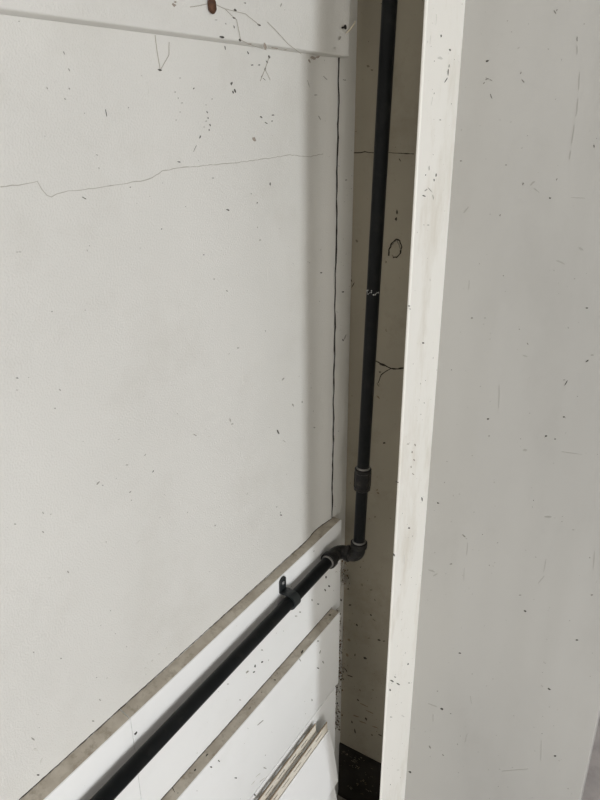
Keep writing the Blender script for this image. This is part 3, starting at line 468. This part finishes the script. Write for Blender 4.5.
# ------------------------------------------------------------ black steel gas pipe in the corner
R = 0.0117
ZP = 0.842
pipe = empty('steel_pipe', (0.040, 0.5, ZP))
def pp(name, bm, mat, par=None, smooth=0.6):
    o = from_bm(name, bm, mat, par or pipe, smooth)
    if o.parent == pipe: o.matrix_parent_inverse = Matrix.Translation(-Vector((0.040, 0.5, ZP)))
    return o
E1 = Vector((0.040, 1.042, ZP + 0.002)); E2 = Vector((0.0840, 1.042, ZP + 0.002))
TOP = Vector((0.0840 + 0.042, 1.042, Z_CEIL))
bm = bmesh.new(); tube(bm, [(0.040, -1.6, ZP - 0.062), (0.040, 0.4, ZP - 0.014), (0.040, 0.997, ZP + 0.002)], R, 28); pp('horizontal_pipe', bm, M_PIPE)
def up(z): t = (z - E2.z) / (TOP.z - E2.z); return E2 + (TOP - E2) * t
bm = bmesh.new(); tube(bm, [up(0.875), up(1.02)], R, 28); pp('nipple', bm, M_PIPE)
bm = bmesh.new(); tube(bm, [up(1.02), up(1.6), up(Z_CEIL)], R, 28); vert = pp('vertical_pipe', bm, M_PIPE)
# coupling: ribbed sleeve with rims
zc0, zc1 = 1.002, 1.048
axis = (TOP - E2).normalized()
bm = bmesh.new()
tube(bm, [up(zc0), up(zc0 + .001), up(zc0 + .007), up(zc0 + .008), up(zc1 - .008), up(zc1 - .007), up(zc1 - .001), up(zc1)],
     [.0148, .0161, .0161, .0150, .0150, .0161, .0161, .0148], 28)
cp = pp('coupling', bm, M_FIT)
for k in range(2):
    bm = bmesh.new()
    a = k * math.pi + 0.6
    off = Vector((math.cos(a), math.sin(a), 0)) * 0.0150
    tube(bm, [up(zc0 + .007) + off, up(zc1 - .007) + off], 0.0016, 8); from_bm('rib', bm, M_FIT, cp, 0.6)
    cp.children[-1].matrix_parent_inverse = Matrix.Identity(4)
bm = bmesh.new(); collar(bm, up(zc1 + 0.002), axis, 0.0136, 0.004); pp('sealant_ring', bm, M_SEAL)
# elbow 1: along the wall -> towards the right
def arc(c, a0, a1, u, v, r, n=10):
    return [Vector(c) + Vector(u) * (r * math.cos(a0 + (a1 - a0) * k / n)) + Vector(v) * (r * math.sin(a0 + (a1 - a0) * k / n)) for k in range(n + 1)]
rb_ = 0.0185
c1 = E1 + Vector((rb_, -rb_, 0))
bm = bmesh.new(); tube(bm, [E1 + Vector((0, -0.042, 0))] + arc(c1, math.pi, math.pi / 2, (1, 0, 0), (0, 1, 0), rb_), 0.0143, 24)
e1 = pp('elbow', bm, M_FIT)
bm = bmesh.new(); collar(bm, E1 + Vector((0, -0.040, 0)), (0, 1, 0), 0.0172, 0.013); pp('elbow_band', bm, M_FIT)
bm = bmesh.new(); collar(bm, E1 + Vector((0, -0.0480, 0)), (0, 1, 0), 0.0138, 0.004); pp('sealant_ring', bm, M_SEAL)
bm = bmesh.new(); collar(bm, E1 + Vector((0.021, 0, 0)), (1, 0, 0), 0.0170, 0.010); pp('elbow_band', bm, M_FIT)
# elbow 2: right -> up
c2 = E2 + Vector((-rb_, 0, rb_))
bm = bmesh.new(); tube(bm, [E1 + Vector((0.018, 0, 0))] + arc(c2, -math.pi / 2, 0, (1, 0, 0), (0, 0, 1), rb_) + [E2 + Vector((0.0003, 0, 0.034))], 0.0142, 24)
pp('elbow', bm, M_FIT)
bm = bmesh.new(); collar(bm, up(E2.z + 0.030), axis, 0.0168, 0.012); pp('elbow_band', bm, M_FIT)
bm = bmesh.new(); collar(bm, up(E2.z + 0.038), axis, 0.0136, 0.004); pp('sealant_ring', bm, M_SEAL)
# chalk-white paint fleck band on the riser
bm = bmesh.new()
for k in range(16):
    a = random.uniform(-2.4, -0.2); z = 1.392 + random.uniform(-0.004, 0.004)
    p = up(z) + Vector((math.cos(a), math.sin(a), 0)) * (R + 0.0001)
    bmesh.ops.create_icosphere(bm, subdivisions=1, radius=random.uniform(0.0005, 0.0011), matrix=Matrix.Translation(p) @ Matrix.Diagonal((1, 1, random.uniform(.6, 1.8), 1)))
o = pp('paint_fleck', bm, plain('white_fleck', (0.6, 0.6, 0.58), 0.8)); o['kind'] = 'stuff'
tag(pipe, 'black steel pipe with threaded elbows running along ledge then up the corner', 'pipe')

# ------------------------------------------------------------ pipe clamp
YC = 0.860
clamp = empty('pipe_clamp', (0.020, YC, ZP))
def cpart(name, bm, mat, smooth=0.5):
    o = from_bm(name, bm, mat, clamp, smooth)
    o.matrix_parent_inverse = Matrix.Translation(-Vector((0.020, YC, ZP)))
    return o
bm = bmesh.new()
hw = 0.0095; ri, ro = R + 0.0006, R + 0.0042
cx, cz = 0.040, ZP
inner = [(0.0205, cz - ri)] + [(cx + ri * math.cos(a), cz + ri * math.sin(a)) for a in [math.radians(-90 + 12 * k) for k in range(16)]] + [(0.0235, cz + ri)]
outer = [(0.0205, cz - ro)] + [(cx + ro * math.cos(a), cz + ro * math.sin(a)) for a in [math.radians(-90 + 12 * k) for k in range(16)]] + [(0.0205, cz + ro)]
ringsA = []
for y in (YC - hw, YC + hw):
    ringsA.append(([bm.verts.new((x, y, z)) for x, z in inner], [bm.verts.new((x, y, z)) for x, z in outer]))
n = len(inner)
for k in range(n - 1):
    bm.faces.new((ringsA[0][0][k], ringsA[0][0][k + 1], ringsA[1][0][k + 1], ringsA[1][0][k]))
    bm.faces.new((ringsA[0][1][k], ringsA[1][1][k], ringsA[1][1][k + 1], ringsA[0][1][k + 1]))
    for s in (0, 1): bm.faces.new((ringsA[s][0][k], ringsA[s][1][k], ringsA[s][1][k + 1], ringsA[s][0][k + 1]))
for k in (0, n - 1): bm.faces.new((ringsA[0][0][k], ringsA[1][0][k], ringsA[1][1][k], ringsA[0][1][k]))
cpart('strap', bm, M_CLAMP)
bm = bmesh.new()
tp = [(YC - hw, cz + ri), (YC + hw, cz + ri), (YC + hw, cz + 0.036)] + [(YC + hw * math.cos(math.radians(a)), cz + 0.036 + hw * 0.8 * math.sin(math.radians(a))) for a in range(20, 161, 20)] + [(YC - hw, cz + 0.036)]
fa = [bm.verts.new((0.0203, y, z)) for y, z in tp]; fb = [bm.verts.new((0.0232, y, z)) for y, z in tp]
bm.faces.new(fa); bm.faces.new(fb)
for k in range(len(tp)): bm.faces.new((fa[k], fa[(k + 1) % len(tp)], fb[(k + 1) % len(tp)], fb[k]))
cpart('tab', bm, M_CLAMP)
bm = bmesh.new()
tube(bm, [(0.0230, YC, cz + 0.031), (0.0242, YC, cz + 0.031), (0.0252, YC, cz + 0.031)], [0.0040, 0.0036, 0.0018], 14)
cpart('screw', bm, M_SCREW)
tag(clamp, 'black metal pipe strap with upright screw tab on the horizontal pipe', 'pipe clamp')

# ------------------------------------------------------------ vinyl siding planks leaning on the lower wall
def siding(name, y0, y1, hx, hz, label, phase=0.0):
    """hem with nail slots, then three stepped faces down to the floor"""
    root = empty(name, (hx, (y0 + y1) / 2, 0))
    inv = Matrix.Translation(-Vector((hx, (y0 + y1) / 2, 0)))
    # slotted hem
    bm = bmesh.new()
    P, SL = 0.0424, 0.026
    zt, zs1, zs0, zb = hz, hz - 0.0085, hz - 0.0115, hz - 0.022
    def xx(z): return hx + (hz - z) * 0.10
    cuts = [y0]; y = y1 - 0.022 - phase
    seq = []
    while y - SL > y0 + 0.01: seq.append((y - SL, y)); y -= P
    seq.reverse()
    th = 0.0011
    def slab(ya, yb, za, zb_):
        vs = []
        for d in (0, th):
            vs.append([bm.verts.new((xx(z) + d, yq, z)) for yq, z in ((ya, za), (yb, za), (yb, zb_), (ya, zb_))])
        bm.faces.new(vs[0]); bm.faces.new(vs[1])
        for k in range(4): bm.faces.new((vs[0][k], vs[0][(k + 1) % 4], vs[1][(k + 1) % 4], vs[1][k]))
    slab(y0, y1, zb, zs0); slab(y0, y1, zs1, zt)
    prev = y0
    for a, b in seq:
        slab(prev, a, zs0, zs1); prev = b
    slab(prev, y1, zs0, zs1)
    bm2 = bmesh.new()
    tube(bm2, [(xx(zt) + 0.0005, y0, zt), (xx(zt) + 0.0005, y1, zt)], 0.0014, 8)
    o = from_bm('rolled_edge', bm2, M_DUSTEDGE, root, 0.6); o.matrix_parent_inverse = inv
    o = from_bm('nail_hem', bm, M_HEM, root, 0.6); o.matrix_parent_inverse = inv
    # stepped faces
    pts = [(xx(zb), zb)]
    x, z = xx(zb), zb
    pts += [(x + 0.0035, zb + 0.002), (x + 0.006, zb - 0.002), (x + 0.0075, zb - 0.009)]
    x += 0.0075; z = zb - 0.009
    steps = 3
    top_z = z
    for k in range(steps):
        nz = top_z - 0.128 * (k + 1) if k < steps - 1 else 0.004
        nx = x + 0.022
        for j in range(1, 6):
            t = j / 6; pts.append((x + (nx - x) * t + 0.0025 * math.sin(math.pi * t), z + (nz - z) * t))
        pts.append((nx, nz))
        if k < steps - 1:
            pts.append((nx - 0.0015, nz - 0.003)); pts.append((nx - 0.0125, nz - 0.004)); pts.append((nx - 0.0130, nz - 0.008))
            x, z = nx - 0.0130, nz - 0.008
        else:
            pts.append((nx - 0.002, 0.0)); pts.append((nx - 0.006, 0.0)); pts.append((nx - 0.0065, 0.005))
    bm = bmesh.new()
    ringset = []
    for y in (y0, y1):
        fr2 = [bm.verts.new((px, y, pz)) for px, pz in pts]
        bk2 = []
        for i, (px, pz) in enumerate(pts):
            q0, q1 = pts[max(0, i - 1)], pts[min(len(pts) - 1, i + 1)]
            d = Vector((q1[0] - q0[0], q1[1] - q0[1])).normalized()
            bk2.append(bm.verts.new((px + d.y * 0.0011, y, pz - d.x * 0.0011)))
        ringset.append((fr2, bk2))
    (f0, b0), (f1, b1) = ringset
    for i in range(len(pts) - 1):
        bm.faces.new((f0[i], f0[i + 1], f1[i + 1], f1[i])); bm.faces.new((b0[i], b1[i], b1[i + 1], b0[i + 1]))
        bm.faces.new((f0[i], b0[i], b0[i + 1], f0[i + 1])); bm.faces.new((f1[i], f1[i + 1], b1[i + 1], b1[i]))
    bm.faces.new((f0[0], f1[0], b1[0], b0[0])); bm.faces.new((f0[-1], b0[-1], b1[-1], f1[-1]))
    o = from_bm('face', bm, M_VINYL, root, 0.5); o.matrix_parent_inverse = inv
    tag(root, label, 'siding plank', 'vinyl siding planks leaning on the wall')
    return root
siding('siding_plank', -0.9, 0.932, 0.0500, 0.471, 'white vinyl siding plank behind, its slotted hem standing higher against wall', 0.012)
siding('siding_plank', -0.9, 0.962, 0.0610, 0.454, 'white vinyl siding plank in front with stepped face and slotted nail hem')

# ------------------------------------------------------------ small things: cocoon, nail, straw, webs, litter
def thread(bm, kind, val, pts, r=0.00035, lift=0.0012):
    fr = frame_of(kind, val)
    P = []
    for k, p in enumerate(pts):
        P.append(fr(p[0], p[1], lift * (0.5 + random.random())))
    tube(bm, P, r, 5)
bm = bmesh.new()
for w in (WEB_A, WEB_B, WEB_C, WEB_D): thread(bm, 'X', 0.028, w)
for w in (WEB_E, WEB_F, WEB_G, WEB_H): thread(bm, 'X', 0.0, w, 0.0004, 0.0008)
tag(from_bm('cobweb', bm, M_WEB), 'thin grey cobweb threads strung across the top board and its edge', 'cobweb', kind='stuff')

bm = bmesh.new()
bmesh.ops.create_uvsphere(bm, u_segments=18, v_segments=12, radius=1.0)
for v in bm.verts:
    z = v.co.z; k = 1.0 - 0.18 * z + 0.06 * math.sin(9 * z)
    v.co = Vector((v.co.x * 0.0042 * k, v.co.y * 0.0062 * k, z * 0.0100))
o = from_bm('insect_cocoon', bm, M_COCOON, None, 1.2); o.location = (0.0315, 0.7207, 1.7915); o.rotation_euler = (0.12, 0, 0)
tag(o, 'small dark brown insect cocoon stuck to the top board', 'cocoon')

nail = empty('nail', (0.032, 1.0386, 1.795))
bm = bmesh.new(); tube(bm, [(0.028, 0, 0), (0.0335, 0, 0.0006)], 0.0014, 10); a = from_bm('shank', bm, M_FIT, nail, 0.6)
a.matrix_parent_inverse = Matrix.Translation((-0.032, 0, 0))
bm = bmesh.new(); collar(bm, (0.034, 0, 0.0006), (1, 0, 0.1), 0.0034, 0.0016, 0.0005, 14); a = from_bm('head', bm, M_FIT, nail, 0.6)
a.matrix_parent_inverse = Matrix.Translation((-0.032, 0, 0))
tag(nail, 'dark rusty nail head near the end of the top board', 'nail')
bm = bmesh.new(); tube(bm, [(0.0345, 1.042, 1.788), (0.036, 1.050, 1.793), (0.037, 1.058, 1.799), (0.036, 1.067, 1.806)], [0.0010, 0.0013, 0.0012, 0.0006], 8)
tag(from_bm('straw_fragment', bm, M_STRAW, None, 0.8), 'pale straw fragment caught on the nail in top board', 'straw')

# web and litter caught behind the board ends and under the elbow
def litter(name, spots, label, nfib, nfl):
    bm = bmesh.new()
    for (c, s) in spots:
        for k in range(nfib):
            p = [Vector(c) + Vector([random.gauss(0, 1) * s[i] for i in range(3)]) for _ in range(3)]
            tube(bm, [p[0], (p[0] + p[1]) / 2 + Vector((random.gauss(0, .001),) * 3), p[1]], random.uniform(0.0002, 0.0006), 4)
        n0 = len(bm.faces)
        for k in range(nfl):
            q = Vector(c) + Vector([random.gauss(0, 1) * s[i] for i in range(3)])
            r = random.uniform(0.0008, 0.0028)
            before = set(bm.faces)
            bmesh.ops.create_icosphere(bm, subdivisions=1, radius=r, matrix=Matrix.Translation(q) @ Matrix.Rotation(random.uniform(0, 3), 4, 'Y') @ Matrix.Diagonal((1, random.uniform(.3, 1), random.uniform(.3, 1), 1)))
            idx = random.choice((1, 1, 2))
            for f in set(bm.faces) - before: f.material_index = idx
    o = from_bm(name, bm, [M_WEB, M_RUBBISH, M_MARKS[0]])
    return tag(o, label, 'debris', kind='stuff')
litter('cobweb_litter', [((0.008, y, z), (0.004, 0.007, 0.010)) for y, z in ((1.085, 0.655), (1.090, 0.625), (1.095, 0.60), (1.098, 0.565), (1.103, 0.535), (1.110, 0.515), (1.102, 0.484), (1.120, 0.445), (1.108, 0.43), (1.10, 0.395), (1.10, 0.334), (1.11, 0.28))], 'tangled cobweb and dirt clinging along ends of the lower boards', 16, 30)
litter('cobweb_tangle', [((0.012, 1.089, 0.765), (0.006, 0.010, 0.009)), ((0.012, 1.108, 0.737), (0.006, 0.010, 0.010)), ((0.012, 1.126, 0.70), (0.005, 0.006, 0.010)), ((0.012, 1.095, 0.78), (0.008, 0.010, 0.008)), ((0.045, 1.06, 0.822), (0.012, 0.012, 0.005))], 'matted cobweb and dead bits hanging under the pipe elbow', 34, 16)
bm = bmesh.new()
for k in range(60):
    q = Vector((random.uniform(0.06, 0.2), random.uniform(1.04, 1.128), 0.0014))
    bmesh.ops.create_icosphere(bm, subdivisions=1, radius=random.uniform(0.001, 0.003), matrix=Matrix.Translation(q) @ Matrix.Rotation(random.uniform(0, 3), 4, 'Z') @ Matrix.Diagonal((1, .6, .45, 1)))
tag(from_bm('floor_litter', bm, M_RUBBISH), 'brown crumbs of dry litter on the floor of the dark alcove', 'debris', kind='stuff')
